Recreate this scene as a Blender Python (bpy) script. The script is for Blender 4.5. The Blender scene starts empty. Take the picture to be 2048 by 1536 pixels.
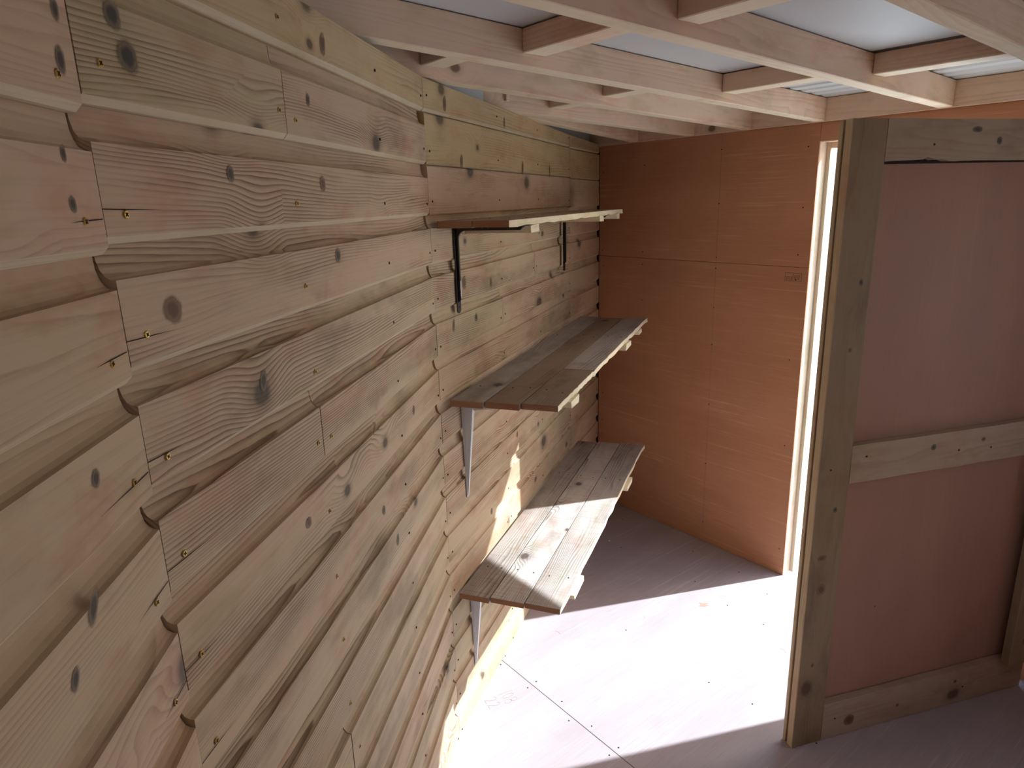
import bpy, bmesh, math, random
from mathutils import Vector, Matrix
random.seed(7)
SC = bpy.context.scene
COL = SC.collection

# ------------------------------------------------------------------ camera
F_PX, PITCH, ROLL, CAM_H = 1348.3, .2643, -.0288, 1.6329
cp, sp = math.cos(PITCH), math.sin(PITCH)
fw = Vector((0, cp, -sp)); r0 = Vector((1, 0, 0)); u0 = Vector((0, sp, cp))
cr, sr = math.cos(ROLL), math.sin(ROLL)
rt = cr*r0 + sr*u0; up = -sr*r0 + cr*u0
cam_d = bpy.data.cameras.new('camera'); cam = bpy.data.objects.new('camera', cam_d); COL.objects.link(cam)
m = Matrix.Identity(4)
for i in range(3):
    m[i][0] = rt[i]; m[i][1] = up[i]; m[i][2] = -fw[i]
m[2][3] = CAM_H
cam.matrix_world = m
cam_d.sensor_width = 36; cam_d.lens = F_PX/2048*36; cam_d.clip_start = .02; cam_d.clip_end = 300
SC.camera = cam

# ------------------------------------------------------------------ light
SUN_AZ, SUN_EL = math.radians(76.4), math.radians(39.2)
sun_dir = Vector((math.sin(SUN_AZ)*math.cos(SUN_EL), math.cos(SUN_AZ)*math.cos(SUN_EL), math.sin(SUN_EL)))
sd = bpy.data.lights.new('sun', 'SUN'); sd.energy = 13.5; sd.angle = math.radians(.6); sd.color = (.84, .94, 1.0)
so = bpy.data.objects.new('sun', sd); COL.objects.link(so); so.rotation_euler = sun_dir.to_track_quat('Z', 'Y').to_euler()
so.location = (6, 4, 6)
W = bpy.data.worlds.new('sky'); SC.world = W; W.use_nodes = True
wn = W.node_tree.nodes; wl = W.node_tree.links
bg = wn['Background']; sk = wn.new('ShaderNodeTexSky'); sk.sky_type = 'NISHITA'; sk.sun_disc = False
sk.sun_elevation = SUN_EL; sk.sun_rotation = SUN_AZ; sk.air_density = 1.2; sk.dust_density = 2.0
wl.new(sk.outputs[0], bg.inputs[0]); bg.inputs[1].default_value = .45
SC.view_settings.view_transform = 'Standard'; SC.view_settings.look = 'None'
SC.view_settings.gamma = 1; SC.view_settings.use_curve_mapping = False
SC.view_settings.exposure = -0.17

# ------------------------------------------------------------------ plan
AB = Vector((-.3737, .6456)); BC = Vector((-.1983, 1.7788)); E = Vector((.4703, 3.5521))
ZT, P = 1.8538, .125
dK = Vector((math.sin(2.4759), math.cos(2.4759))); nK = Vector((dK.y, -dK.x))      # along the ply wall, into the room
def LB(L, b): return E + dK*L + nK*b

# ------------------------------------------------------------------ materials
def newmat(name):
    mt = bpy.data.materials.new(name); mt.use_nodes = True
    nt = mt.node_tree; b = nt.nodes['Principled BSDF']
    return mt, nt, b
class NB:
    def __init__(s, nt): s.nt = nt
    def n(s, t, **k):
        o = s.nt.nodes.new(t)
        for a, v in k.items(): setattr(o, a, v)
        return o
    def put(s, sock, v):
        if isinstance(v, bpy.types.NodeSocket): s.nt.links.new(v, sock)
        else: sock.default_value = v
    def math(s, op, a, b=0., c=None, clamp=False):
        o = s.n('ShaderNodeMath', operation=op, use_clamp=clamp); s.put(o.inputs[0], a); s.put(o.inputs[1], b)
        if c is not None: s.put(o.inputs[2], c)
        return o.outputs[0]
    def vmath(s, op, a, b):
        o = s.n('ShaderNodeVectorMath', operation=op); s.put(o.inputs[0], a); s.put(o.inputs[1], b); return o.outputs[0]
    def noise(s, vec, scale=1., detail=3., rough=.5):
        o = s.n('ShaderNodeTexNoise'); s.put(o.inputs['Vector'], vec); o.inputs['Scale'].default_value = scale
        o.inputs['Detail'].default_value = detail; o.inputs['Roughness'].default_value = rough; return o.outputs['Fac']
    def mix(s, f, a, b, mode='MIX'):
        o = s.n('ShaderNodeMix', data_type='RGBA', blend_type=mode); s.put(o.inputs[0], f); s.put(o.inputs[6], a); s.put(o.inputs[7], b); return o.outputs[2]
    def mr(s, v, a, b, c=0., d=1.):
        o = s.n('ShaderNodeMapRange', interpolation_type='SMOOTHSTEP'); s.put(o.inputs[0], v)
        o.inputs[1].default_value = a; o.inputs[2].default_value = b; o.inputs[3].default_value = c; o.inputs[4].default_value = d
        return o.outputs[0]
def c4(c): return (c[0], c[1], c[2], 1)

def wood(name, light, dark, knot, tints, freq=95, knots=.62, knot_scale=6.5, contrast=.7, rough=.62, bump=.35, warp=5., stain=.3, fibre=.3, axis='x', saw=0., blotch=.8):
    """solid timber: growth rings stretched along the board (local x), wrapping round scattered knots"""
    mt, nt, b = newmat(name); N = NB(nt)
    tc = N.n('ShaderNodeTexCoord'); oi = N.n('ShaderNodeObjectInfo')
    rnd = oi.outputs['Random']
    cx = N.n('ShaderNodeCombineXYZ'); N.put(cx.inputs[0], N.math('MULTIPLY', rnd, 37.7)); N.put(cx.inputs[1], N.math('MULTIPLY', rnd, 11.3)); N.put(cx.inputs[2], N.math('MULTIPLY', rnd, 53.1))
    co = tc.outputs['Object']
    sx = N.n('ShaderNodeSeparateXYZ'); N.put(sx.inputs[0], co)
    if axis == 'x': X, Y, Z = sx.outputs[0], sx.outputs[1], sx.outputs[2]
    elif axis == 'z': X, Y, Z = sx.outputs[2], sx.outputs[1], sx.outputs[0]
    else: X, Y, Z = sx.outputs[0], sx.outputs[2], sx.outputs[1]       # 'y': board lies flat
    def vec(ax, ay, az):
        c = N.n('ShaderNodeCombineXYZ'); N.put(c.inputs[0], N.math('MULTIPLY', X, ax)); N.put(c.inputs[1], N.math('MULTIPLY', Y, ay)); N.put(c.inputs[2], N.math('MULTIPLY', Z, az))
        return N.vmath('ADD', c.outputs[0], cx.outputs[0])
    warpn = N.noise(vec(.9, 3, 9), 1, 2, .45)
    warpf = N.noise(vec(7, 5, 30), 1, 3, .55)
    kc = N.n('ShaderNodeCombineXYZ'); N.put(kc.inputs[0], N.math('MULTIPLY_ADD', X, knot_scale*.75, N.math('MULTIPLY', rnd, 37.7))); N.put(kc.inputs[1], N.math('MULTIPLY_ADD', Z, knot_scale, N.math('MULTIPLY', rnd, 91.3)))
    vo = N.n('ShaderNodeTexVoronoi', feature='F1', voronoi_dimensions='2D'); N.put(vo.inputs['Vector'], kc.outputs[0]); vo.inputs['Scale'].default_value = 1
    vs = N.n('ShaderNodeSeparateColor'); N.put(vs.inputs[0], vo.outputs['Color'])
    sel = N.math('GREATER_THAN', vs.outputs[0], knots)
    d = N.math('ADD', vo.outputs['Distance'], N.math('MULTIPLY', N.math('SUBTRACT', warpf, .5), .05))
    near = N.math('MULTIPLY', sel, N.mr(d, .0, .42, 1, 0))
    d = N.math('MULTIPLY', d, N.math('MULTIPLY_ADD', vs.outputs[1], 1.6, .75))
    kmask = N.math('MULTIPLY', sel, N.mr(d, .06, .13, 1, 0))
    khalo = N.math('MULTIPLY', sel, N.mr(d, .08, .24, 1, 0))
    ph = N.math('ADD', N.math('MULTIPLY', Z, freq), N.math('MULTIPLY', warpn, warp*2))
    ph = N.math('ADD', ph, N.math('MULTIPLY', near, 3.5))
    ph = N.math('ADD', ph, N.math('MULTIPLY', Y, freq*.8))
    ph = N.math('ADD', ph, N.math('MULTIPLY', warpf, .8))
    ring = N.math('FRACT', ph)
    ring = N.math('MULTIPLY', N.math('POWER', ring, 2.2), N.mr(ring, .88, 1., 1, .0))
    amp = N.mr(N.noise(vec(1.9, 2, 16), 1, 2, .5), .38, .64, .08, 1)
    fib = N.noise(vec(5, 90, 260), 1, 3, .6)
    f = N.math('MULTIPLY', N.math('MULTIPLY', ring, amp), contrast)
    f = N.math('ADD', f, N.math('MULTIPLY', N.math('SUBTRACT', fib, .5), fibre), clamp=True)
    col = N.mix(f, c4(light), c4(dark))
    cr_ = N.n('ShaderNodeValToRGB'); el = cr_.color_ramp.elements
    cr_.color_ramp.interpolation = 'LINEAR'
    el[0].position = 0; el[0].color = c4(tints[0]); el[1].position = 1; el[1].color = c4(tints[-1])
    for i, t in enumerate(tints[1:-1]):
        e = el.new((i+1)/(len(tints)-1)); e.color = c4(t)
    tn = N.math('ADD', N.math('MULTIPLY', N.math('FRACT', N.math('MULTIPLY', rnd, 7.31)), .55), N.math('MULTIPLY', N.noise(vec(1.1, 1, 9), 1, 3, .6), .45), clamp=True)
    N.put(cr_.inputs[0], tn)
    col = N.mix(1., col, cr_.outputs[0], 'MULTIPLY')
    col = N.mix(N.mr(N.noise(vec(6, 3, 11), 1, 4, .65), .48, .72, 0, blotch), col, N.mix(1., col, c4((.92, .74, .70)), 'MULTIPLY'))
    col = N.mix(N.mr(N.noise(vec(5, 7, 13), 1.2, 3, .6), .52, .74, 0, blotch), col, N.mix(1., col, c4((.80, .82, .70)), 'MULTIPLY'))
    sn = N.mr(N.noise(vec(3.2, 3, 7), 1.3, 4, .6), .52, .75, 0, stain)
    col = N.mix(sn, col, c4((dark[0]*.8, dark[1]*.8, dark[2]*.85)))
    if saw:
        sw = N.noise(vec(160, 3, 5), 1, 2, .6); col = N.mix(N.mr(sw, .5, .75, 0, saw), col, c4(dark))
    col = N.mix(N.math('MULTIPLY', khalo, .45), col, c4(dark))
    col = N.mix(N.math('MULTIPLY', kmask, .85), col, c4(knot))
    N.put(b.inputs['Base Color'], col); b.inputs['Roughness'].default_value = rough
    b.inputs['Specular IOR Level'].default_value = .3
    hgt = N.math('SUBTRACT', N.math('MULTIPLY', fib, .5), N.math('MULTIPLY', N.math('MULTIPLY', ring, amp), .6))
    if saw: hgt = N.math('ADD', hgt, N.math('MULTIPLY', N.noise(vec(160, 3, 5), 1, 2, .6), saw))
    bp = N.n('ShaderNodeBump'); bp.inputs['Strength'].default_value = bump; bp.inputs['Distance'].default_value = .0012
    N.put(bp.inputs['Height'], hgt); N.put(b.inputs['Normal'], bp.outputs[0])
    return mt

def ply(name, a, c, streak, axis='x', amt=.5, rough=.55, sc=120, mott=.25, bump=.12):
    """veneered sheet: fine parallel streaks along the local axis"""
    mt, nt, b = newmat(name); N = NB(nt)
    tc = N.n('ShaderNodeTexCoord'); oi = N.n('ShaderNodeObjectInfo'); sx = N.n('ShaderNodeSeparateXYZ'); N.put(sx.inputs[0], tc.outputs['Object'])
    s = {'x': (0, 1, 2), 'z': (2, 1, 0), 'y': (0, 2, 1), 'yy': (1, 0, 2)}[axis]
    X, Y, Z = (sx.outputs[i] for i in s)
    off = N.math('MULTIPLY', oi.outputs['Random'], 31.)
    def vec(ax, ay, az):
        q = N.n('ShaderNodeCombineXYZ'); N.put(q.inputs[0], N.math('ADD', N.math('MULTIPLY', X, ax), off)); N.put(q.inputs[1], N.math('MULTIPLY', Y, ay)); N.put(q.inputs[2], N.math('ADD', N.math('MULTIPLY', Z, az), off)); return q.outputs[0]
    if axis == 'yy': vecs = lambda ax, az: vec(ax, az, 1)
    else: vecs = lambda ax, az: vec(ax, 4, az)
    s1 = N.noise(vecs(2.2, sc), 1, 4, .65); s2 = N.noise(vecs(9, sc*3.3), 1, 2, .6); big = N.noise(vecs(1.2, 5), 1, 3, .6); mo = N.noise(vecs(7, 9), 1, 4, .6)
    col = N.mix(N.mr(big, .3, .7, 0, 1), c4(a), c4(c))
    pres = N.mr(N.noise(vecs(1.4, 7), 1.3, 2, .5), .35, .7, .15, 1)
    col = N.mix(N.math('MULTIPLY', N.math('MULTIPLY', N.mr(s1, .52, .72), pres), amt), col, c4(streak))
    col = N.mix(N.mr(s2, .45, .8, 0, amt*.5), col, c4((a[0]*.62, a[1]*.6, a[2]*.6)))
    col = N.mix(N.mr(mo, .5, .8, 0, mott), col, c4((a[0]*.72, a[1]*.72, a[2]*.75)))
    N.put(b.inputs['Base Color'], col); b.inputs['Roughness'].default_value = rough; b.inputs['Specular IOR Level'].default_value = .35
    bp = N.n('ShaderNodeBump'); bp.inputs['Strength'].default_value = bump; bp.inputs['Distance'].default_value = .0008
    N.put(bp.inputs['Height'], s1); N.put(b.inputs['Normal'], bp.outputs[0])
    return mt

def plain(name, c, rough=.5, metal=0., noise=.12, scale=40):
    mt, nt, b = newmat(name); N = NB(nt); tc = N.n('ShaderNodeTexCoord')
    f = N.noise(tc.outputs['Object'], scale, 3, .6)
    N.put(b.inputs['Base Color'], N.mix(N.mr(f, .3, .75, 0, noise*3), c4(c), c4(tuple(x*.7 for x in c))))
    b.inputs['Roughness'].default_value = rough; b.inputs['Metallic'].default_value = metal
    return mt

WALLT = [(.97, .96, .86), (1.03, .98, .92), (1.08, .94, .90), (.98, .96, .85), (1.05, .91, .86)]
M = {}
M['clad'] = wood('treated_cladding_wood', (.52, .43, .315), (.15, .10, .06), (.07, .055, .042), WALLT, freq=170, warp=7.5, knots=.70, contrast=1.2, stain=.35, knot_scale=5.2, fibre=.5, bump=.22)
M['arris'] = wood('pale_arris', (.62, .54, .40), (.36, .27, .17), (.3, .2, .12), [(1, 1, .95), (1.03, .98, .92)], freq=120, knots=.95, contrast=.4, stain=.1)  # paler wood tone for the lower chamfer of each board
M['clad_smooth'] = wood('smooth_cladding_wood', (.545, .435, .33), (.25, .165, .105), (.08, .07, .055), WALLT, freq=110, warp=8, knots=.66, contrast=.55, stain=.3, knot_scale=5.2, fibre=.5, bump=.15)
M['trim'] = wood('olive_cladding_wood', (.53, .42, .28), (.24, .155, .085), (.09, .07, .035), [(1, 1, .9), (1.05, .97, .82), (.95, .97, .8)], freq=120, knots=.78, contrast=.7)
M['rafter'] = wood('planed_roof_timber', (.76, .64, .51), (.48, .34, .24), (.16, .08, .05), [(1, .95, .88), (1.08, .93, .87), (.98, .99, .86)], freq=60, knots=.85, contrast=.5, stain=.2, knot_scale=5.)
M['shelf'] = wood('rough_grey_pallet_wood', (.50, .475, .45), (.15, .115, .10), (.07, .045, .035), [(1, .98, .98), (.72, .66, .62), (1.05, 1, .98), (.85, .8, .76)], freq=110, warp=7, knots=.74, contrast=1.0, stain=.5, axis='y', saw=.35, bump=.6)
M['shelf_dark'] = wood('brown_pallet_wood', (.34, .26, .20), (.12, .08, .055), (.05, .035, .025), [(1, .98, .96), (.85, .8, .76), (1.05, 1, .98)], freq=110, warp=7, knots=.74, contrast=1.0, stain=.5, axis='y', saw=.4, bump=.6)
M['endgrain'] = wood('orange_end_grain', (.40, .235, .145), (.17, .09, .055), (.15, .08, .04), [(1, 1, 1), (1.05, .95, .9)], freq=260, knots=.99, contrast=.9, stain=.1)
M['sawn'] = wood('fresh_sawn_edge', (.86, .78, .60), (.6, .48, .32), (.5, .35, .2), [(1, 1, .96), (1.02, .98, .9)], freq=60, knots=.95, contrast=.25, stain=.08, bump=.8)
M['stile'] = wood('weathered_door_timber', (.315, .235, .16), (.165, .11, .07), (.085, .05, .035), [(1, .98, .92), (.9, .88, .8), (1.05, .95, .9)], freq=40, knots=.8, contrast=.5, stain=.5, axis='z', knot_scale=5)
M['rail'] = wood('weathered_rail_timber', (.41, .335, .255), (.22, .16, .11), (.10, .06, .04), [(1, .98, .94), (1.02, .92, .88)], freq=40, knots=.7, contrast=.4, stain=.4, knot_scale=5)
M['tip'] = wood('lit_pale_door_timber', (.58, .47, .32), (.34, .24, .15), (.15, .09, .05), [(1, .98, .94), (1.02, .95, .9)], freq=120, knots=.85, contrast=.5, stain=.25, axis='z')
M['underside'] = wood('rough_pale_underside', (.88, .79, .62), (.6, .46, .32), (.3, .18, .1), [(1, .99, .95), (1.03, .97, .93)], freq=60, knots=.9, contrast=.35, stain=.1, bump=.8)  # paler, rougher tone for the lowest faces of rafters and noggins
M['jamb'] = wood('pine_jamb', (.76, .68, .58), (.50, .38, .26), (.2, .11, .06), [(1, .98, .9), (1.04, .96, .9)], freq=110, knots=.9, contrast=.4, stain=.1, axis='z')
M['plywall'] = ply('orange_brown_plywood', (.50, .235, .13), (.56, .275, .16), (.86, .52, .33), 'x', .6)
M['plydoor'] = ply('dark_red_plywood', (.345, .19, .14), (.385, .215, .155), (.48, .285, .21), 'z', .25, sc=70, mott=.15)
M['plyfloor'] = ply('pale_pink_plywood', (.375, .315, .33), (.42, .36, .38), (.62, .59, .62), 'yy', .45, rough=.6, sc=90)
M['roof'] = plain('white_roof_sheet', (.60, .62, .64), .45, noise=.03, scale=3)
M['black'] = plain('black_enamel', (.012, .010, .011), .38)
M['white'] = plain('white_enamel', (.72, .76, .82), .35, noise=.02)
M['brass'] = plain('brass_screw', (.62, .40, .12), .35, .9)
M['hole'] = plain('dark_recess', (.02, .013, .009), .9)
M['membrane'] = plain('dark_backing', (.05, .035, .025), .9)
M['ink'] = plain('purple_stamp_ink', (.10, .05, .07), .8)
M['pencil'] = plain('pencil_graphite', (.26, .20, .20), .7)
M['sticker'] = plain('torn_sticker', (.70, .68, .66), .7, noise=.25, scale=200)
M['render'] = plain('white_rendered_wall', (.78, .80, .76), .8, noise=.05, scale=2)
M['concrete'] = plain('pale_concrete', (.66, .67, .66), .85, noise=.15, scale=3)
M['tile'] = plain('slate_roof', (.16, .17, .19), .7)
M['chip'] = plain('wood_shaving', (.75, .62, .48), .7)

def knot_mat(name, core, rim):
    mt, nt, b = newmat(name); N = NB(nt); tc = N.n('ShaderNodeTexCoord')
    v = N.vmath('MULTIPLY', tc.outputs['Object'], (1, 0, 1)); ln = N.n('ShaderNodeVectorMath', operation='LENGTH'); N.put(ln.inputs[0], v)
    d = N.math('ADD', ln.outputs['Value'], N.math('MULTIPLY', N.math('SUBTRACT', N.noise(tc.outputs['Object'], 2.2, 3, .6), .5), .35))
    N.put(b.inputs['Base Color'], N.mix(N.mr(d, .3, .62), c4(core), c4(rim))); b.inputs['Roughness'].default_value = .65
    N.put(b.inputs['Alpha'], N.mr(d, .5, .86, .92, 0)); return mt
M['knot_dark'] = knot_mat('dark_grey_knot', (.055, .045, .035), (.19, .15, .10))
M['knot_brown'] = knot_mat('brown_knot', (.13, .07, .04), (.25, .155, .09))
# ------------------------------------------------------------------ helpers
MW = {}
def mat4(origin, ax, ay, az):
    q = Matrix.Identity(4)
    for i in range(3): q[i][0] = ax[i]; q[i][1] = ay[i]; q[i][2] = az[i]; q[i][3] = origin[i]
    return q
def V3(v2, z=0.): return Vector((v2[0], v2[1], z))
def frame2(o2, d2, z=0., inward=None):
    """local x along d2, y into the room, z up"""
    d = Vector((d2[0], d2[1], 0)).normalized()
    n = Vector((0, 0, 1)).cross(d)
    return mat4((o2[0], o2[1], z), d, n, Vector((0, 0, 1)))
def put(o, parent, mw):
    COL.objects.link(o)
    MW[o] = mw
    if parent is not None:
        o.parent = parent; o.matrix_local = MW[parent].inverted() @ mw
    else: o.matrix_local = mw
    return o
def empty(name, mw, label=None, cat=None, group=None, kind=None):
    o = bpy.data.objects.new(name, None); o.empty_display_size = .05
    put(o, None, mw); tag(o, label, cat, group, kind); return o
def tag(o, label=None, cat=None, group=None, kind=None):
    if label: o['label'] = label
    if cat: o['category'] = cat
    if group: o['group'] = group
    if kind: o['kind'] = kind
    return o
def bm_obj(name, bm, mats, parent, mw, smooth=False):
    bmesh.ops.recalc_face_normals(bm, faces=bm.faces)
    me = bpy.data.meshes.new(name); bm.to_mesh(me); bm.free()
    for q in (mats if isinstance(mats, (list, tuple)) else [mats]): me.materials.append(q)
    if smooth:
        for p_ in me.polygons: p_.use_smooth = True
    return put(bpy.data.objects.new(name, me), parent, mw)
def bx(bm, x0, x1, y0, y1, z0, z1, bev=0., mi=0):
    vs = [bm.verts.new((x, y, z)) for x in (x0, x1) for y in (y0, y1) for z in (z0, z1)]
    fs = [bm.faces.new([vs[i] for i in q]) for q in ((0, 1, 3, 2), (4, 6, 7, 5), (0, 4, 5, 1), (2, 3, 7, 6), (0, 2, 6, 4), (1, 5, 7, 3))]
    for f in fs: f.material_index = mi
    if bev:
        es = list({e for f in fs for e in f.edges})
        bmesh.ops.bevel(bm, geom=es, offset=bev, segments=1, affect='EDGES')
    return vs
def box(name, mats, parent, mw, x0, x1, y0, y1, z0, z1, bev=.0015):
    bm = bmesh.new(); bx(bm, x0, x1, y0, y1, z0, z1, bev); return bm_obj(name, bm, mats, parent, mw)
def prism(bm, pts, x0, x1, axis='x'):
    """extrude the closed outline pts (a,b) between x0 and x1 along axis; pts are (y,z), (x,z) or (x,y)"""
    f = {'x': lambda t, a, b: (t, a, b), 'y': lambda t, a, b: (a, t, b), 'z': lambda t, a, b: (a, b, t)}[axis]
    A = [bm.verts.new(f(x0, *p)) for p in pts]; B = [bm.verts.new(f(x1, *p)) for p in pts]
    n = len(pts); bm.faces.new(A); bm.faces.new(B[::-1])
    for i in range(n): bm.faces.new((A[i], B[i], B[(i+1) % n], A[(i+1) % n]))

# ------------------------------------------------------------------ screws
def screw_mesh(name, r, mat, cross=True):
    bm = bmesh.new()
    c = bmesh.ops.create_cone(bm, cap_ends=True, segments=14, radius1=r, radius2=r*.8, depth=.0012)
    bmesh.ops.rotate(bm, verts=c['verts'], cent=(0, 0, 0), matrix=Matrix.Rotation(-math.pi/2, 3, 'X'))
    if cross:
        for a, b_ in ((r*.55, r*.16), (r*.16, r*.55)):
            vs = bx(bm, -a, a, .0004, .0009, -b_, b_)
            for v in vs:
                for f in v.link_faces: f.material_index = 1
    bmesh.ops.recalc_face_normals(bm, faces=bm.faces)
    me = bpy.data.meshes.new(name); bm.to_mesh(me); bm.free(); me.materials.append(mat); me.materials.append(M['hole']); return me
SCREW = screw_mesh('screw', .0042, M['brass'])
HOLE = screw_mesh('screw', .0030, M['hole'], False)
def screw(parent, mw, x, y, z, rot=None, me=None, name='screw'):
    o = bpy.data.objects.new(name, me or SCREW)
    t = Matrix.Translation((x, y, z))
    if rot is not None: t = t @ rot
    return put(o, parent, mw @ t)

_b = bmesh.new(); _c = [_b.verts.new((math.cos(i/20*6.2832), 0, math.sin(i/20*6.2832))) for i in range(20)]; _b.faces.new(_c)
KM = {}
for kk in ('knot_dark', 'knot_brown'):
    KM[kk] = bpy.data.meshes.new('knot'); _b.to_mesh(KM[kk]); KM[kk].materials.append(M[kk])
_b.free()
def knot(parent, mw, x, n, z, rx, rz, tilt=0., kind='knot_dark'):
    o = bpy.data.objects.new('knot', KM[kind]); COL.objects.link(o); o.parent = parent
    full = mw @ Matrix.Translation((x, n, z)) @ Matrix.Rotation(tilt, 4, 'Y') @ Matrix.Diagonal((rx, 1, rz, 1))
    MW[o] = full; o.matrix_local = MW[parent].inverted() @ full
    return o
# ================================================================== STRUCTURE
# ---- floor
FL = empty('floor', frame2(E, dK), 'pale pink plywood floor', None, None, 'structure')
def sheet_floor(b0, b1, l0=-.25, l1=3.7):
    return box('floor_sheet', M['plyfloor'], FL, frame2(LB(0, 0), dK), l0, l1, b0, b1, -.018, 0, .0007)
# local frame here: x along ply wall, y = z x dK  (sign handled below)
nrm = Vector((0, 0, 1)).cross(Vector((dK.x, dK.y, 0)))
SG = 1 if nrm.dot(Vector((nK.x, nK.y, 0))) > 0 else -1
def FK(z=0.):
    """ply-wall frame: x = distance from the corner, y = into the room"""
    return mat4((E.x, E.y, z), (dK.x, dK.y, 0), (nK.x, nK.y, 0), (0, 0, 1))
K = FK()
for b0, b1 in ((-.03, 1.2955), (1.2975, 2.56), (2.562, 3.9)):
    box('floor_sheet', M['plyfloor'], FL, K, -.6, 3.7, b0, b1, -.018, 0, .0006)
box('floor_joist', M['membrane'], FL, K, -.6, 3.7, -.03, 3.9, -.10, -.0182, 0)
ROTF = Matrix.Rotation(math.pi/2, 4, 'X')
for L, b in ((.771, 1.272), (.798, 1.315), (.951, 1.275), (.956, 1.318), (1.082, 1.273), (1.161, 1.315), (1.225, 1.275), (1.341, 1.275), (1.343, 1.318), (.691, .929), (.957, .817),
             (.919, .33), (1.117, .379), (1.177, .183), (1.284, .384), (1.345, .822), (.5, .35), (.3, .12), (.75, .12), (1.5, .80), (1.72, .8), (1.55, .38), (1.0, .12), (1.75, 1.315), (1.95, 1.275), (.62, 1.1)):
    screw(FL, K, L, b, .0002, ROTF, HOLE, 'screw_hole')
# pencil figures near the cladding: 108 over 22
def stroke(bm, pts, w, h=.0003):
    for (a, b_) in zip(pts[:-1], pts[1:]):
        a = Vector(a); b_ = Vector(b_); d = (b_-a).normalized()*w; n = Vector((-d.y, d.x))
        q = [a+n-d*.3, b_+n+d*.3, b_-n+d*.3, a-n-d*.3]
        vs = [bm.verts.new((p_.x, p_.y, 0)) for p_ in q] + [bm.verts.new((p_.x, p_.y, h)) for p_ in q]
        for f in ((0, 1, 2, 3), (4, 5, 6, 7), (0, 1, 5, 4), (1, 2, 6, 5), (2, 3, 7, 6), (3, 0, 4, 7)): bm.faces.new([vs[i] for i in f])
def circ(cx, cy, rx, ry, n=8): return [(cx+rx*math.cos(i/n*6.283), cy+ry*math.sin(i/n*6.283)) for i in range(n+1)]
bm = bmesh.new()
stroke(bm, [(0, 0), (0, .05)], .0003); stroke(bm, circ(.018, .025, .008, .022), .0003)
stroke(bm, circ(.042, .037, .008, .011), .0003); stroke(bm, circ(.042, .013, .009, .013), .0003)
for dx in (.0, .028): stroke(bm, [(dx, -.022), (dx+.006, -.014), (dx+.015, -.02), (dx+.012, -.035), (dx, -.056), (dx+.018, -.056)], .0003)
bm_obj('pencil_mark', bm, M['pencil'], FL, mat4((-.075, 1.955, .0001), (.45, -.89, 0), (.89, .45, 0), (0, 0, 1)))
bm = bmesh.new()
for (x, y, a, l) in ((.36, 2.42, .3, .03), (.50, 2.36, .9, .025), (.98, 2.13, 1.5, .03), (.30, 2.52, .5, .04), (.88, 2.50, 2.4, .03), (.16, 2.28, 1.9, .03)):
    stroke(bm, [(x, y), (x+l*.5*math.cos(a), y+l*.5*math.sin(a)), (x+l*math.cos(a+.4), y+l*math.sin(a+.4))], .0003)
o = bm_obj('scratch', bm, M['pencil'], FL, Matrix.Translation((0, 0, .0001)))

# ---- left wall: faceted, lapped cladding boards
WL = empty('wall_left', mat4((AB.x, AB.y, 0), (1, 0, 0), (0, 1, 0), (0, 0, 1)), 'faceted wall of lapped cladding boards', None, None, 'structure')
T = .021
T = 0.0
PROF = [(n_-.021, z_) for n_, z_ in [(-.004, .0), (.0110, .0), (.0138, .0006), (.0206, .0072), (.021, .0085), (.021, .0925), (.0165, .0940), (.0134, .0975), (.0112, .1040), (.0098, .1130), (.0092, .1240), (.0092, .1340), (-.004, .1340)]]
PROF1 = [(n_-.021, z_) for n_, z_ in [(-.004, .0), (.0080, .0), (.0138, .0004), (.0206, .0072), (.021, .0085), (.021, .0920), (.0150, .0930), (.0105, .0960), (.0070, .1020), (.0048, .1110), (.0040, .1240), (.0040, .1340), (-.004, .1340)]]
PROF2 = [(n_-.021, z_) for n_, z_ in [(-.004, .0), (.0110, .0), (.0175, .0004), (.0206, .0022), (.021, .0034), (.021, .1190), (.0185, .1225), (.0130, .1236), (.0100, .1240), (.0096, .1242), (.0092, .1244), (.0092, .1340), (-.004, .1340)]]
def board(u0_, u1_, Fm, z0, top0=None, top1=None, mat=None, cut=0., prof=None, e0=0., e1=0.):
    """one board of the cladding; cut = height cut off the bottom, top0/top1 = height where the top is cut at either end"""
    bm = bmesh.new(); rings = []
    tp = [None, None]
    L = u1_-u0_
    for j, u in enumerate((0., L*.33, L*.66, L)):
        t = None if top0 is None else top0+(top1-top0)*u/L
        row = []
        jit = random.uniform(-.0006, .0006)
        for (n, z) in (prof or PROF):
            if t is not None:
                zz = z if z <= .008 else None
                if zz is None: continue
                row.append(bm.verts.new((u, n, max(z, cut))))
            else:
                row.append(bm.verts.new((u+(n*e0 if j == 0 else -n*e1 if j == 3 else 0), n+(jit if n > -.016 else 0), max(z, cut))))
        if t is not None: row += [bm.verts.new((u, T, t)), bm.verts.new((u, -.025, t))]
        rings.append(row)
    n = len(rings[0])
    bm.faces.new(rings[0]); bm.faces.new(rings[-1][::-1])
    for a, b_ in zip(rings[:-1], rings[1:]):
        for i in range(n):
            f = bm.faces.new((a[i], b_[i], b_[(i+1) % n], a[(i+1) % n]))
            if i in (1, 2): f.material_index = 1
    bmesh.ops.remove_doubles(bm, verts=bm.verts, dist=.00001)
    o = bm_obj('board', bm, [mat or M['clad'], M['arris']], WL, Fm @ Matrix.Translation((u0_, 0, z0)))
    return o
def wframe(P0, P1):
    d = (P1-P0).normalized(); n = Vector((d.y, -d.x))
    return mat4((P0.x, P0.y, 0), (d.x, d.y, 0), (n.x, n.y, 0), (0, 0, 1)), (P1-P0).length
dA = Vector((math.sin(-.0869), math.cos(-.0869)))
A0 = AB - dA*1.15
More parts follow.
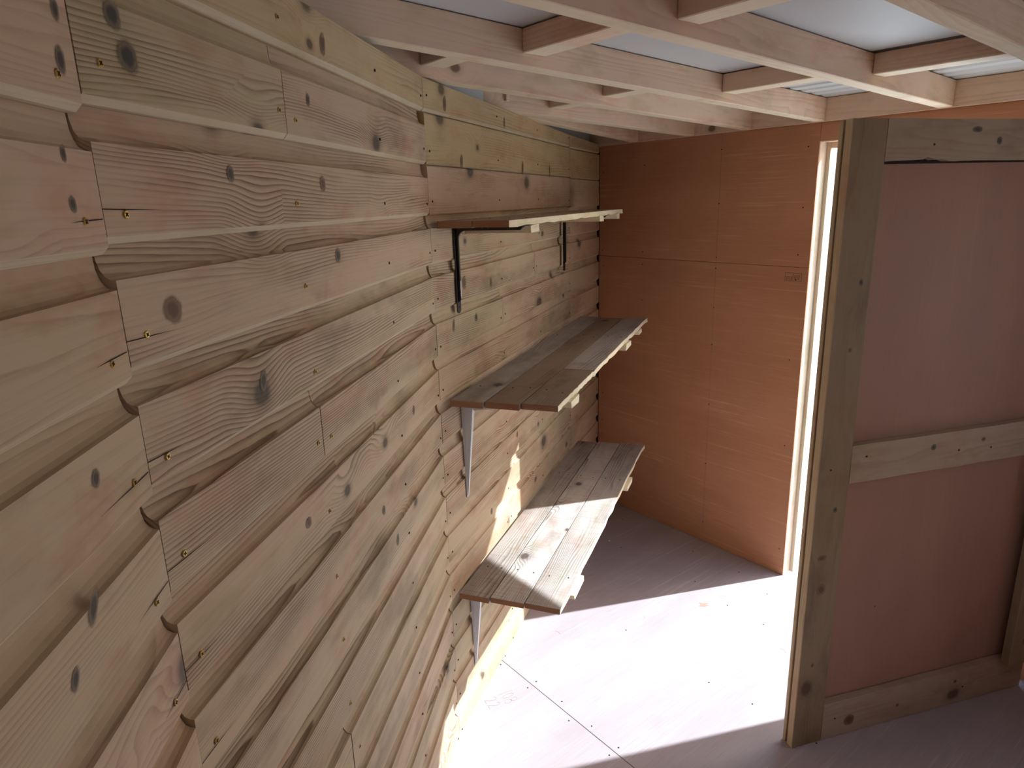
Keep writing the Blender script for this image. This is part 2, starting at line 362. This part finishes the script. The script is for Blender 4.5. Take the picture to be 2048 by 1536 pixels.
dZ = Vector((math.sin(-.28), math.cos(-.28))); Z0 = A0 - dZ*.9
dC = (E-BC).normalized(); nC = Vector((dC.y, -dC.x))
DJ = BC + dC*1.40 - nC*.016
KD, KB = 'knot_dark', 'knot_brown'
KNOTS = [('a', 1.130, 1.798, .008, .013, .1, KD), ('a', 1.124, 1.758, .010, .016, .1, KD), ('a', 1.100, 1.682, .006, .010, 0, KD), ('a', 1.100, 1.641, .008, .010, 0, KD), ('a', 1.052, 1.410, .009, .012, .4, KD),
         ('a', 1.010, 1.310, .010, .022, .6, KD), ('a', .967, 1.272, .008, .014, .5, KD), ('a', .928, 1.316, .008, .012, .5, KD),
         ('b', .057, 1.812, .016, .018, 0, KD), ('b', .070, 1.778, .020, .021, 0, KD), ('b', .227, 1.675, .011, .014, .1, KD), ('b', .500, 1.669, .014, .016, .1, KB), ('b', .535, 1.552, .016, .017, 0, KD),
         ('b', .077, 1.531, .022, .020, .3, KB), ('b', .242, 1.408, .012, .020, .4, KD), ('b', .552, 1.885, .014, .024, .2, KB), ('b', .475, 1.792, .009, .013, .1, KD), ('b', .720, .915, .011, .018, .3, KD),
         ('b', .322, 1.157, .014, .012, 0, KB), ('b', .860, 1.700, .012, .020, .2, KB), ('b', .900, 1.160, .010, .016, .2, KB), ('b', .65, 1.02, .012, .014, .2, KD),
         ('c', .219, 1.745, .012, .026, .15, KB), ('c', .500, 1.735, .010, .030, .1, KB), ('c', .752, 1.745, .012, .032, .1, KB), ('c', 1.085, 1.745, .009, .032, .05, KB), ('c', .125, 1.885, .012, .026, .1, KB),
         ('c', .411, 1.385, .010, .020, .1, KB), ('c', .198, 1.410, .020, .026, .2, KB), ('c', .275, 1.295, .016, .017, .1, KD), ('c', .110, 1.300, .012, .026, .2, KB), ('c', .577, 1.880, .010, .022, .1, KB), ('c', .34, .62, .012, .016, .2, KB), ('c', .62, .80, .012, .016, .2, KB)]
facets = [
    (Z0, A0, -.004, {}, 'z'), (A0, AB, -.009, {}, 'a'),
    (AB, BC, 0., {1: [.395], 5: [.405], 10: [.39], 7: [], 13: [.42]}, 'b'),
    (BC, DJ, 0., {3: [], 5: [.51], 4: [.87], 2: [], 8: [.93], 11: [.51], 13: [.9], 6: []}, 'c'),
    (DJ, E, -.004, {}, 'd')]
for P0, P1, dz, joints, nm in facets:
    Fm, L = wframe(P0, P1)
    # dark backing behind the boards
    box('backing', M['membrane'], WL, Fm, -.01, L+.02, -.05, -.0255, -.02, 1.90 if nm in 'cd' else 1.925, 0)
    box('fascia', M['roof'], WL, Fm, -.02, L+.03, *((-.075, -.055) if nm in 'cd' else (-.175, -.155)), 1.80, {'c': 2.01, 'd': 1.968}.get(nm, 2.04), 0)
    for k in range(0, 16):
        z0 = ZT - k*P + dz; cut = 0.
        if z0 < 0: cut = -z0+.0005
        ts = [0.] + joints.get(k, []) + [L]
        for a, b_ in zip(ts[:-1], ts[1:]):
            g = .0009; ee = dict(e0=.098 if a == 0 and nm in 'abcd' else 0., e1=.098 if b_ == L and nm in 'zabc' else 0.)
            if k == 0:
                if nm == 'c': t0, t1 = 1.931, 1.904
                elif nm == 'd': t0, t1 = 1.904, 1.893
                else: t0 = t1 = 1.931
                o = board(a+g, b_-g, Fm, z0, t0-z0, t1-z0, M['trim'])
            elif k == 1 and nm in 'cd': o = board(a+g, b_-g, Fm, z0, mat=M['trim'], prof=PROF2, **ee)
            elif k == 2 and nm in 'cd': o = board(a+g, b_-g, Fm, z0, prof=PROF2, mat=M['clad_smooth'], **ee)
            else:
                o = board(a+g, b_-g, Fm, z0, cut=cut, prof=PROF1 if nm in 'zab' else PROF, mat=M['clad_smooth'] if nm in 'za' or (nm == 'c' and k == 2) or nm == 'd' else None, **ee)
            for (fn, ku, kz, krx, krz, kt, kd) in KNOTS:
                if fn == nm and a+.01 < ku < b_-.005 and z0+(.0 if k == 0 else .01) < kz < z0+(.075 if k == 0 else .122 if nm in 'cd' and k in (1, 2) else .093):
                    knot(o, Fm, ku, T+.0008, kz, krx, krz, kt, kd)
            if cut > .05: continue
            zs = z0 + (.032 if k else .035)
            xs = []
            if nm == 'a': xs = [b_-.035, b_-.45, b_-.85]
            elif nm == 'b': xs = [a+.030, b_-.02]+([.40] if not joints.get(k) else [])+[.80]
            elif nm == 'c': xs = [a+.02, b_-.02]+([.51] if a < .4 and b_ > .6 else [])+([.93] if a < .8 and b_ > 1 else [])
            elif nm == 'd': xs = [b_-.03]
            for x in xs:
                if not (a < x < b_): continue
                big = nm in 'ab'
                mwb = MW[o]
                if nm in 'ab' and (nm == 'a' and x > b_-.1 or nm == 'b' and x < .1) and k in (2, 3, 4, 5, 6, 7, 9):
                    cb = bmesh.new(); s_ = 1 if nm == 'a' else -1
                    cl = random.uniform(.02, .07)
                    prism(cb, [(x-a-g-cl*s_, zs-z0-.001), (x-a-g, zs-z0+.0006), (x-a-g+s_*.031, zs-z0+.0013), (x-a-g+s_*.031, zs-z0+.0003), (x-a-g, zs-z0-.0006)], T+.0009, T+.0011, 'y')
                    bm_obj('crack', cb, M['hole'], o, mwb)
                screw(o, mwb, x-a-g, T+.0012, zs-z0+random.uniform(-.006, .006), Matrix.Rotation(random.uniform(0, 1.5), 4, 'Y'), SCREW if (big and x < .5 or nm == 'a') else HOLE, 'screw' if big else 'screw_hole')

# ---- ply back wall with doorway
WB = empty('wall_back', K, 'orange brown plywood wall beside the doorway', None, None, 'structure')
def kp(x0, x1, z0, z1):
    return box('ply_panel', M['plywall'], WB, K, x0, x1, -.006, 0, z0, z1, .0006)
JL, JR, HZ = 1.140, 2.012, 1.815
kp(.003, JL, .001, 1.3490); kp(.003, JL, 1.3505, 1.884); kp(JL+.0012, JR-.001, HZ+.003, 1.884)
W0, W1, WZ0, WZ1 = 2.52, 3.50, .72, 1.78  # unseen window opening, added so sun bounces onto the near left walls
kp(JR, W0, .001, 1.3490); kp(JR, W0, 1.3505, 1.884); kp(W0+.001, W1, .001, WZ0); kp(W0+.001, W1, WZ1, 1.884); kp(W1+.001, 3.6, .001, 1.884)
box('stud_backing', M['membrane'], WB, K, -.3, JL-.045, -.05, -.0065, -.02, 1.97, 0)
for a_, b_, c_, d_ in ((JR+.045, W0, -.02, 1.97), (W1, 3.7, -.02, 1.97), (W0, W1, -.02, WZ0), (W0, W1, WZ1, 1.97)):
    box('stud_backing', M['membrane'], WB, K, a_, b_, -.05, -.0065, c_, d_, 0)
box('stud_backing', M['membrane'], WB, K, JL-.045, JR+.045, -.05, -.0065, HZ+.045, 1.97, 0)
for x in (.302, .7135):
    for z0, z1 in ((.06, 1.348), (1.352, 1.882)):
        if x < .5 : continue
        box('pencil_line', M['pencil'], WB, K, x-.0006, x+.0006, .00005, .0004, z0, z1, 0)
for x, z in ((.029, 1.76), (.026, 1.379), (.034, 1.30), (.037, .617), (.035, .46), (.037, 1.0), (.294, 1.32), (.294, 1.38), (.297, 1.145), (.295, 1.78), (.7135, 1.82), (.7135, 1.6), (.7135, 1.372), (.7135, 1.324), (.7135, .982), (.7135, 1.15),
             (.7135, .699), (.7135, .404), (.7135, .1), (1.097, 1.802), (1.095, 1.579), (1.09, 1.398), (1.089, 1.30), (1.09, .972), (1.10, .6), (1.115, .12)):
    screw(WB, K, x, .0003, z, None, HOLE, 'screw_hole')
bm = bmesh.new()
stroke(bm, [(0, 0), (.07, 0), (.07, .032), (0, .032), (0, 0)], .0006)
random.seed(3)
for i in range(9):
    x = .005+i*.0068
    stroke(bm, [(x, .003+random.random()*.004), (x+random.uniform(-.002, .004), .014)], .0008)
    if i > 3: stroke(bm, [(x, .018), (x+.005, .018+random.random()*.01)], .0008)
stroke(bm, [(.0, .016), (.07, .016)], .0005)
bm_obj('ink_stamp', bm, M['ink'], WB, K @ mat4((1.043, .0001, 1.294), (1, 0, 0), (0, 0, 1), (0, -1, 0)) @ Matrix.Translation((0, 0, -.0003)))
# jambs, head and stops
def jm(name, x0, x1, y0, y1, z0, z1, mat=None): return box(name, mat or M['jamb'], WB, K, x0, x1, y0, y1, z0, z1, .001)
jm('jamb', JL-.045, JL, -.056, -.0062, 0, HZ+.045)
jm('jamb', JR, JR+.045, -.056, -.0062, 0, HZ+.045)
jm('head', JL+.0005, JR-.0005, -.056, -.0062, HZ, HZ+.045, M['rafter'])
jm('door_stop', JL-.02, JL+.015, -.070, -.0565, 0, HZ+.03)
jm('door_stop', JR-.022, JR+.02, -.070, -.0565, 0, HZ+.03)
jm('door_stop', JL+.0155, JR-.0225, -.070, -.0565, HZ-.022, HZ+.03, M['rafter'])
# outer cladding of this wall, seen only from outside
box('outer_cladding', M['clad'], WB, K, -.3, JL-.021, -.084, -.0705, -.05, 1.96, 0)
for a_, b_, c_, d_ in ((JR+.021, W0, -.05, 1.96), (W1, 3.7, -.05, 1.96), (W0, W1, -.05, WZ0), (W0, W1, WZ1, 1.96)):
    box('outer_cladding', M['clad'], WB, K, a_, b_, -.084, -.0705, c_, d_, 0)
box('outer_cladding', M['clad'], WB, K, JL-.02, JR+.02, -.084, -.0705, HZ+.031, 1.96, 0)

# ---- far side of the room behind the camera (right-hand wall)
WR = empty('wall_right', K, 'plywood wall to the right of the door', None, None, 'structure')
box('ply_panel', M['plywall'], WR, K, 3.6, 3.612, 0, 3.85, 0, 1.93, 0)
WK = empty('wall_rear_added', K, 'unseen plywood wall behind the camera, added to block sky light', None, None, 'structure')  # unseen wall, added to keep rear sky light off the door
box('ply_panel', M['plywall'], WK, K, 1.5, 3.6, 3.85, 3.862, 0, 1.99, 0)

# ---- roof: header, rafters, noggins, sheet
CE = empty('ceiling', K, 'roof of white sheet on softwood rafters', None, None, 'structure')
ZR, SL, DP = 1.885, .033, .080
def zr(b): return ZR + SL*b
def under(bm):
    lo = min(v.co.z for v in bm.verts)
    for f in bm.faces:
        if all(v.co.z < lo+.0022 for v in f.verts): f.material_index = 1
def slanted(name, L0, b0, L1, b1, w, zb, zt, mat, skew=True):
    """timber from (L0,b0) to (L1,b1); L is the edge away from the corner, w its width; zb/zt height above the rafter underside plane"""
    p0 = Vector((L0, b0, zr(b0)+zb)); p1 = Vector((L1, b1, zr(b1)+zb))
    d = (p1-p0); ln = d.length; d.normalize()
    side = Vector((0, 0, 1)).cross(d).normalized(); upv = d.cross(side)
    bm = bmesh.new(); bx(bm, 0, ln, -w if side.x > 0 else 0, 0 if side.x > 0 else w, 0, zt-zb, .0022)
    # small waviness of the sawn edge
    bmesh.ops.subdivide_edges(bm, edges=[e for e in bm.edges if abs((e.verts[0].co-e.verts[1].co).x) > ln*.8], cuts=10)
    for v in bm.verts:
        if v.co.z < .01 and .01 < v.co.x < ln-.01: v.co.z += random.uniform(-.0006, .0006)
    under(bm)
    lm = mat4(p0, d, side, upv)
    return bm_obj(name, bm, [mat, M['underside']], CE, K @ lm)
box('header', M['rafter'], CE, K, -.2, 3.6, .0, .018, ZR-.0008, ZR+DP, .0015)
RB = 3.85
RAF = [(.27, .02, .62, 1.12), (.587, .02, .68, 1.75), (.862, .02, .99, 2.45), (1.163, .02, 1.25, 3.2), (1.582, .02, 1.612, RB), (1.972, .02, 1.99, RB), (2.38, .02, 2.40, RB), (2.8, .02, 2.8, RB), (3.2, .02, 3.2, RB)]
for L0, b0, L1, b1 in RAF:
    t = (b1-b0)
    slanted('rafter', L0, b0+.0, L1, b1, .044, 0., DP-.001, M['rafter'])
def raf_edge(i, b): L0, b0, L1, b1 = RAF[i]; return L0+(L1-L0)*(b-b0)/(b1-b0)
NOG = [(3, 4, 1.485), (3, 4, .685), (4, 5, 1.425), (4, 5, .60), (2, 3, 1.60), (2, 3, .92), (1, 2, .90), (5, 6, 1.5), (5, 6, .7), (6, 7, 1.45), (6, 7, .6), (4, 5, 2.3), (3, 4, 2.15), (0, 1, .45)]
for i, j, b in NOG:
    x0 = raf_edge(i, b)+.0008; x1 = raf_edge(j, b)-.0448
    if i == 0: continue
    z = zr(b)
    bm = bmesh.new(); bx(bm, 0, x1-x0, -.070, 0, .026, DP-.002, .0022)
    under(bm)
    bm_obj('noggin', bm, [M['rafter'], M['underside']], CE, K @ Matrix.Translation((x0, b, z)))
# edge blocks above the faceted wall
slanted('edge_batten', .33, .50, .655, 1.10, .03, .028, DP-.002, M['rafter'])
# white sheet, ridged close to the header
bm = bmesh.new()
bs = []
b = -.12
while b < .62:
    for db, dz_ in ((0, 0), (.018, .0), (.026, .006), (.044, .006), (.052, 0)):
        bs.append((b+db, dz_))
    b += .076
bs += [(.75+i*.35, .0) for i in range(10)]
row0 = []
for thick in (0, .0012):
    row = []
    for (b, dz_) in bs:
        z = zr(b)+DP+dz_+.0008+thick
        row.append([bm.verts.new((x, b, z)) for x in (-.7, 3.75)])
    row0.append(row)
for row in row0:
    for a, c in zip(row[:-1], row[1:]): bm.faces.new((a[0], a[1], c[1], c[0]))
bm_obj('roof_sheet', bm, M['roof'], CE, K)

# ---- door leaf, standing open into the room
PD = Vector((.819, 1.686)); dD = Vector((math.sin(math.radians(74.44)), math.cos(math.radians(74.44))))
aw = Vector((-dD.y, dD.x))          # away from the camera
DF = mat4((PD.x, PD.y, 0), (dD.x, dD.y, 0), (aw.x, aw.y, 0), (0, 0, 1))
DO = empty('door_1', DF, 'framed plywood door standing open, back of it facing the camera', None, None, 'structure')
WD, HD = .905, 1.800
bm = bmesh.new(); bx(bm, 0, .1045, 0, .024, 0, HD, .0018)
bmesh.ops.subdivide_edges(bm, edges=[e for e in bm.edges if abs((e.verts[0].co-e.verts[1].co).z) > 1.5], cuts=24)
for v in bm.verts:
    if .01 < v.co.z < HD-.01: v.co.x += random.uniform(-.0008, .0008)
bm.normal_update()
for f in bm.faces:
    if f.calc_center_median().x < .004: f.material_index = 1  # pale sawn edge, with its lit look put into the colour
bm_obj('stile', bm, [M['stile'], M['tip']], DO, DF)
def rail(z0, z1, notch=None):
    bm = bmesh.new()
    pts = [(.1055, z1)]
    for i in range(1, 12): pts.append((.1055+(.79-.0)*i/12, z1+random.uniform(-.0008, .0008)))
    pts += [(WD, z1), (WD, z0)]
    low = [(.1055+.79*i/12, z0+random.uniform(-.0008, .0008)) for i in range(11, 0, -1)]
    if notch: low = [(x, z) for x, z in low if x > .36] + [(.34, z0-.001), (.30, z0), (.285, z0+.004), (.26, z0+.003), (.235, z0+.010), (.222, z0+.004), (.18, z0+.003), (.13, z0+.002)]
    pts += low + [(.1055, z0)]
    prism(bm, pts, .001, .023, 'y')
    return bm_obj('rail', bm, M['rail'], DO, DF)
rail(1.701, HD, True); rail(.856, .966); rail(.002, .130)
box('stile', M['stile'], DO, DF, .797, .905, -.028, .0005, .117, HD, .002)
bm = bmesh.new(); bx(bm, .03, WD, .0245, .030, .02, 1.6965, .0004); bm_obj('door_panel', bm, M['plydoor'], DO, DF)
box('crack_shade', M['hole'], DO, DF, .1, WD, .0255, .030, 1.6975, 1.79, 0)  # near-black sheet stands in for the shadow in the gap below the rail
# outside boards of the door, upright
x = .0
while x < WD-.02:
    x1 = min(x+.0995, WD)
    bm = bmesh.new(); bx(bm, x, x1, .0305, .0435, .0, HD, .0015); bm_obj('door_board', bm, M['tip'], DO, DF); x += .1005
for x, z in ((.04, .906), (.155, .93), (.48, .906), (.60, .90), (.25, 1.74), (.15, .07), (.65, .06)):
    screw(DO, DF @ Matrix.Rotation(math.pi, 4, 'Z'), -x, .0003, z, None, HOLE, 'screw_hole')
for x, z, rx, rz, kd in ((.386, .927, .013, .013, KD), (.567, .929, .010, .009, KB), (.380, 1.775, .022, .010, KD), (.457, 1.748, .011, .013, KD), (.205, .050, .026, .026, KB), (.389, .057, .008, .008, KB), (.615, .088, .009, .009, KB)):
    knot(DO, DF, x, .0004, z, rx, rz, 0, kd)
for x, z, rx, rz, kd in ((.048, .538, .020, .024, KB), (.073, 1.411, .009, .013, KD), (.045, .287, .006, .010, KB), (.068, .784, .009, .011, KD), (.061, 1.237, .008, .009, KB), (.04, .64, .020, .012, KB)):
    knot(DO, DF, x, -.0005, z, rx, rz, 0, kd)
knot(DO, DF, .845, -.0286, .21, .009, .018, 0, KB)
knot(DO, DF, .274, .0241, .422, .003, .005, 0, KD)
# hinge straps on the frame side
for z in (.25, 1.5):
    box('hinge', M['black'], DO, DF, WD, WD+.012, .018, .045, z, z+.09, .001)

# ================================================================== SHELVES
CF = mat4((BC.x, BC.y, 0), (dC.x, dC.y, 0), (nC.x, nC.y, 0), (0, 0, 1))
def plank(parent, mw, u0_, u1_, n0, n1, z0, z1, mat, rag_end=True, rag_edge=False):
    """sawn pallet board: top/bottom timber (0), near end grain (1), fresh sawn long edge (2)"""
    bm = bmesh.new(); N_ = 22; rows = []
    for i in range(N_+1):
        u = (u1_-u0_)*i/N_
        j = random.uniform(-.0012, .0012); j2 = random.uniform(-.003, .002) if rag_edge else random.uniform(-.0007, .0007)
        zj = random.uniform(-.0008, .0008)
        if rag_edge and i == N_: j2 = .006
        rows.append([bm.verts.new((u+(random.uniform(-.004, .004) if rag_end and i == N_ else 0), y, z)) for y, z in ((n0+j*.5, z0+zj), (n1+j2, z0+zj+(random.uniform(-.002, .0015) if rag_edge else 0)), (n1+j2*.6, z1-.0008), (n1+j2*.6-.001, z1), (n0+j*.5+.001, z1), (n0+j*.5, z1-.0008))])
    f = bm.faces.new(rows[0]); f.material_index = 1
    f = bm.faces.new(rows[-1][::-1]); f.material_index = 1
    for a, b_ in zip(rows[:-1], rows[1:]):
        for i in range(6):
            f = bm.faces.new((a[i], b_[i], b_[(i+1) % 6], a[(i+1) % 6]))
            if i == 1 and rag_edge: f.material_index = 2
    return bm_obj('plank', bm, [mat, M['endgrain'], M['sawn'] if rag_edge else mat], parent, mw @ Matrix.Translation((u0_, 0, 0)))
def batten(parent, mw, u0_, u1_, n0, n1, z0, z1):
    bm = bmesh.new(); vs = bx(bm, 0, u1_-u0_, n0, n1, z0, z1)
    for v in vs:
        if v.co.y > n1-.001: v.co.z += random.uniform(-.003, .002); v.co.x += random.uniform(-.006, .006)
    return bm_obj('batten', bm, [M['sawn']], parent, mw @ Matrix.Translation((u0_, 0, 0)))
def nail(parent, mw, x, y, z): screw(parent, mw, x, y, z+.0002, ROTF, HOLE, 'nail_hole')

S = {}
for key, zt, lab, planks, bats in (
    ('a', 1.588, 'narrow top shelf of two sawn planks held by black brackets',
     [(.03, 1.42, .004, .103, 0, False), (.03, 1.44, .106, .206, 0, True)], [(.19, .255, .01, .210), (1.00, 1.07, .01, .211), (1.32, 1.38, .02, .210)]),
    ('b', 1.097, 'shaded middle shelf of brown and grey pallet planks, without any sun patch',
     [(.052, 1.50, .004, .104, 0, False), (.060, 1.475, .107, .208, 1, False), (.074, .478, .211, .315, 1, True), (.482, 1.510, .211, .316, 0, True)], [(.175, .258, .01, .324), (.98, 1.08, .01, .325), (1.29, 1.36, .02, .320)]),
    ('c', .485, 'lowest shelf of three grey planks crossed by a bright sun patch',
     [(.045, 1.45, .004, .099, 0, False), (.052, 1.465, .103, .208, 0, False), (.056, 1.482, .211, .322, 0, True)], [(.171, .285, .01, .332), (1.01, 1.115, .01, .334)])):
    mw = CF @ Matrix.Translation((.03, .004, zt))
    e = empty('wall_shelf', mw, lab, 'shelf', 'plank shelves on the cladding wall')
    S[key] = e
    for (a, b_, n0, n1, dk, rag) in planks:
        pm = M['shelf_dark'] if dk else M['shelf']
        if key == 'a': pm = M['rail']
        o = plank(e, CF @ Matrix.Translation((0, 0, zt)), a, b_, n0, n1, -.0175, 0, pm, True, rag)
        for uu in (.22, 1.04):
            for nn in (n0+.025, n1-.025):
                if a < uu < b_: nail(o, CF @ Matrix.Translation((0, 0, zt)), uu+random.uniform(-.02, .02), nn, 0)
    for (a, b_, n0, n1) in bats: batten(e, CF @ Matrix.Translation((0, 0, zt)), a, b_, n0, n1, -.0385, -.0176)
    bm = bmesh.new()         # splinters on the sawn front edge
    nf = max(p[3] for p in planks)
    for i in range(16):
        u = random.uniform(.05, 1.4) if i > 8 else random.uniform(.02, .15)
        ps = Vector((u, nf-.001 if i > 8 else random.uniform(.1, nf), -.0165)); dr = Vector((random.uniform(-.004, .004), random.uniform(.001, .005), random.uniform(-.006, .0)))
        a = [bm.verts.new(ps+Vector(q)) for q in ((0, 0, 0), (.001, 0, 0), (0, 0, .0008))]; t_ = bm.verts.new(ps+dr)
        bm.faces.new(a)
        for k in range(3): bm.faces.new((a[k], a[(k+1) % 3], t_))
    o = bm_obj('splinters', bm, M['sawn'], e, CF @ Matrix.Translation((0, 0, zt))); o['kind'] = 'stuff'

# ---- brackets
def pill(bm, pts, w, t, axis):
    pass
def l_bracket(u, ztop, armv, armh, label):
    mw = CF @ Matrix.Translation((u, .0005, ztop-.002))
    e = empty('shelf_bracket', mw, label, 'bracket', 'black metal brackets under the top shelf')
    # upright flat strip with rounded foot
    bm = bmesh.new(); w = .012
    pts = [(-w, 0), (w, 0), (w, -armv+.008), (w*.6, -armv+.002), (0, -armv), (-w*.6, -armv+.002), (-w, -armv+.008)]
    prism(bm, pts, .0003, .0035, 'y'); bm_obj('upright_arm', bm, M['black'], e, mw)
    bm = bmesh.new()
    pts = [(-w, .0036), (w, .0036), (w, armh-.006), (w*.5, armh), (-w*.5, armh), (-w, armh-.006)]
    prism(bm, pts, -.003, -.0001, 'z'); bm_obj('shelf_arm', bm, M['black'], e, mw)
    # pressed rib running round the inside of the corner
    bm = bmesh.new(); r = .022
    path = [(.0036, -armv+.03), (.0105, -armv+.04), (.0105, -.0105-r)]
    for i in range(1, 6):
        a = math.pi/2*i/6; path.append((.0105+r-r*math.cos(a), -.0105-r+r*math.sin(a)))
    path += [(.0105+r, -.0105), (armh-.012, -.0105), (armh-.004, -.0031), (.0036, -.0031)]
    prism(bm, path, -.0035, .0035, 'x'); bm_obj('rib', bm, M['black'], e, mw)
    for z in (-.03, -armv+.018): screw(e, mw, 0.006 if z > -.1 else 0, .0037, z, None, screw_mesh_black, 'screw')
    return e, mw
screw_mesh_black = screw_mesh('screw', .004, M['black'])
e, mw = l_bracket(.145, 1.5715, .240, .205, 'black steel angle bracket with torn white sticker, near end of top shelf')
bm = bmesh.new()
pts = [(-.0028, -.150), (.0042, -.147), (.0046, -.158), (.0036, -.166), (.0048, -.176), (.004, -.186), (.0046, -.196), (-.001, -.199), (-.0025, -.188), (-.0015, -.178), (-.0032, -.168), (-.002, -.158)]
prism(bm, pts, .0107, .0113, 'y'); tag(bm_obj('sticker', bm, M['sticker'], e, mw), 'torn white paper sticker remains')
l_bracket(1.235, 1.5715, .232, .190, 'black steel angle bracket under the far end of the top shelf')

def white_bracket(u, ztop, armv, armh, label):
    mw = CF @ Matrix.Translation((u, .0005, ztop-.0005))
    e = empty('shelf_bracket', mw, label, 'bracket', 'white pressed metal brackets')
    # folded channel, tapering to its foot: two side flanges and a front web
    def arm(bm, ln, horiz):
        secs = []
        for t in (0, .25, .5, .75, 1.):
            w0 = .0165*(1-t)+.0050*t; dpt = .036*(1-t)+.004*t
            pr_ = [(-w0, .0002), (-w0*.95, dpt*.35), (-w0*.55, dpt), (w0*.55, dpt), (w0*.95, dpt*.35), (w0, .0002)]
            secs.append([(x, y, -t*ln) if not horiz else (x, t*ln, -y) for x, y in pr_])
        rows = [[bm.verts.new(p_) for p_ in s_] for s_ in secs]
        for a, b_ in zip(rows[:-1], rows[1:]):
            for i in range(5): bm.faces.new((a[i], b_[i], b_[i+1], a[i+1]))
            bm.faces.new((a[5], b_[5], b_[0], a[0]))
        bm.faces.new(rows[0]); bm.faces.new(rows[-1][::-1])
    bm = bmesh.new(); arm(bm, armv, False); bm_obj('upright_arm', bm, M['white'], e, mw)
    bm = bmesh.new(); arm(bm, armh, True)
    for v in bm.verts: v.co.y += .0365
    bm_obj('shelf_arm', bm, M['white'], e, mw)
    bm = bmesh.new()          # flat back flange
    prism(bm, [(-.018, 0), (.018, 0), (.006, -armv-.004), (-.006, -armv-.004)], -.0002, .0012, 'y'); bm_obj('back_flange', bm, M['white'], e, mw)
    screw(e, mw, -.0085, .0115, -.028, None, HOLE, 'screw_hole')
    return e
white_bracket(.146, 1.097-.0175, .315, .24, 'white tapering metal bracket under the middle shelf')
white_bracket(.146, .485-.0175, .305, .24, 'white tapering metal bracket under the lowest shelf, foot in sunlight')

# rusty scuff on the sunlit floor
bm = bmesh.new(); prism(bm, [(0, 0), (.02, -.006), (.045, .004), (.03, .010), (.05, .022), (.02, .018), (.006, .028), (.010, .012)], 0, .0002, 'z')
bm_obj('scuff', bm, plain('rust_scuff', (.42, .26, .20), .8, noise=.3, scale=300), FL, Matrix.Translation((.745, 2.44, .0001)))
# small chip on the floor
bm = bmesh.new(); prism(bm, [(0, 0), (.008, .001), (.010, .005), (.004, .008), (-.001, .005)], 0, .004, 'z')
o = bm_obj('wood_chip', bm, M['chip'], None, Matrix.Translation((.454, 3.006, .0002))); tag(o, 'tiny pale wood chip on the shaded floor beyond the lowest shelf', 'wood chip')

# ================================================================== OUTSIDE
og = empty('ground', Matrix.Identity(4), 'pale paving outside the doorway', None, None, 'structure')
box('paving', M['concrete'], og, Matrix.Identity(4), -20, 25, -20, 25, -.30, -.15, 0)
bd = empty('outbuilding', mat4((4.8, 9.4, -.15), (.87, .493, 0), (-.493, .87, 0), (0, 0, 1)), 'white rendered outbuilding seen through the door gap', 'building')
bw = MW[bd]
bm = bmesh.new(); prism(bm, [(-3.4, 0), (3.4, 0), (3.4, 2.1), (0, 3.5), (-3.4, 2.1)], 0, 5, 'y'); bm_obj('wall', bm, M['render'], bd, bw)
for s in (-1, 1):
    bm = bmesh.new(); prism(bm, [(0, 3.52), (s*3.65, 2.02), (s*3.65, 2.10), (0, 3.62)], -.15, 5.15, 'y'); bm_obj('roof', bm, M['tile'], bd, bw)
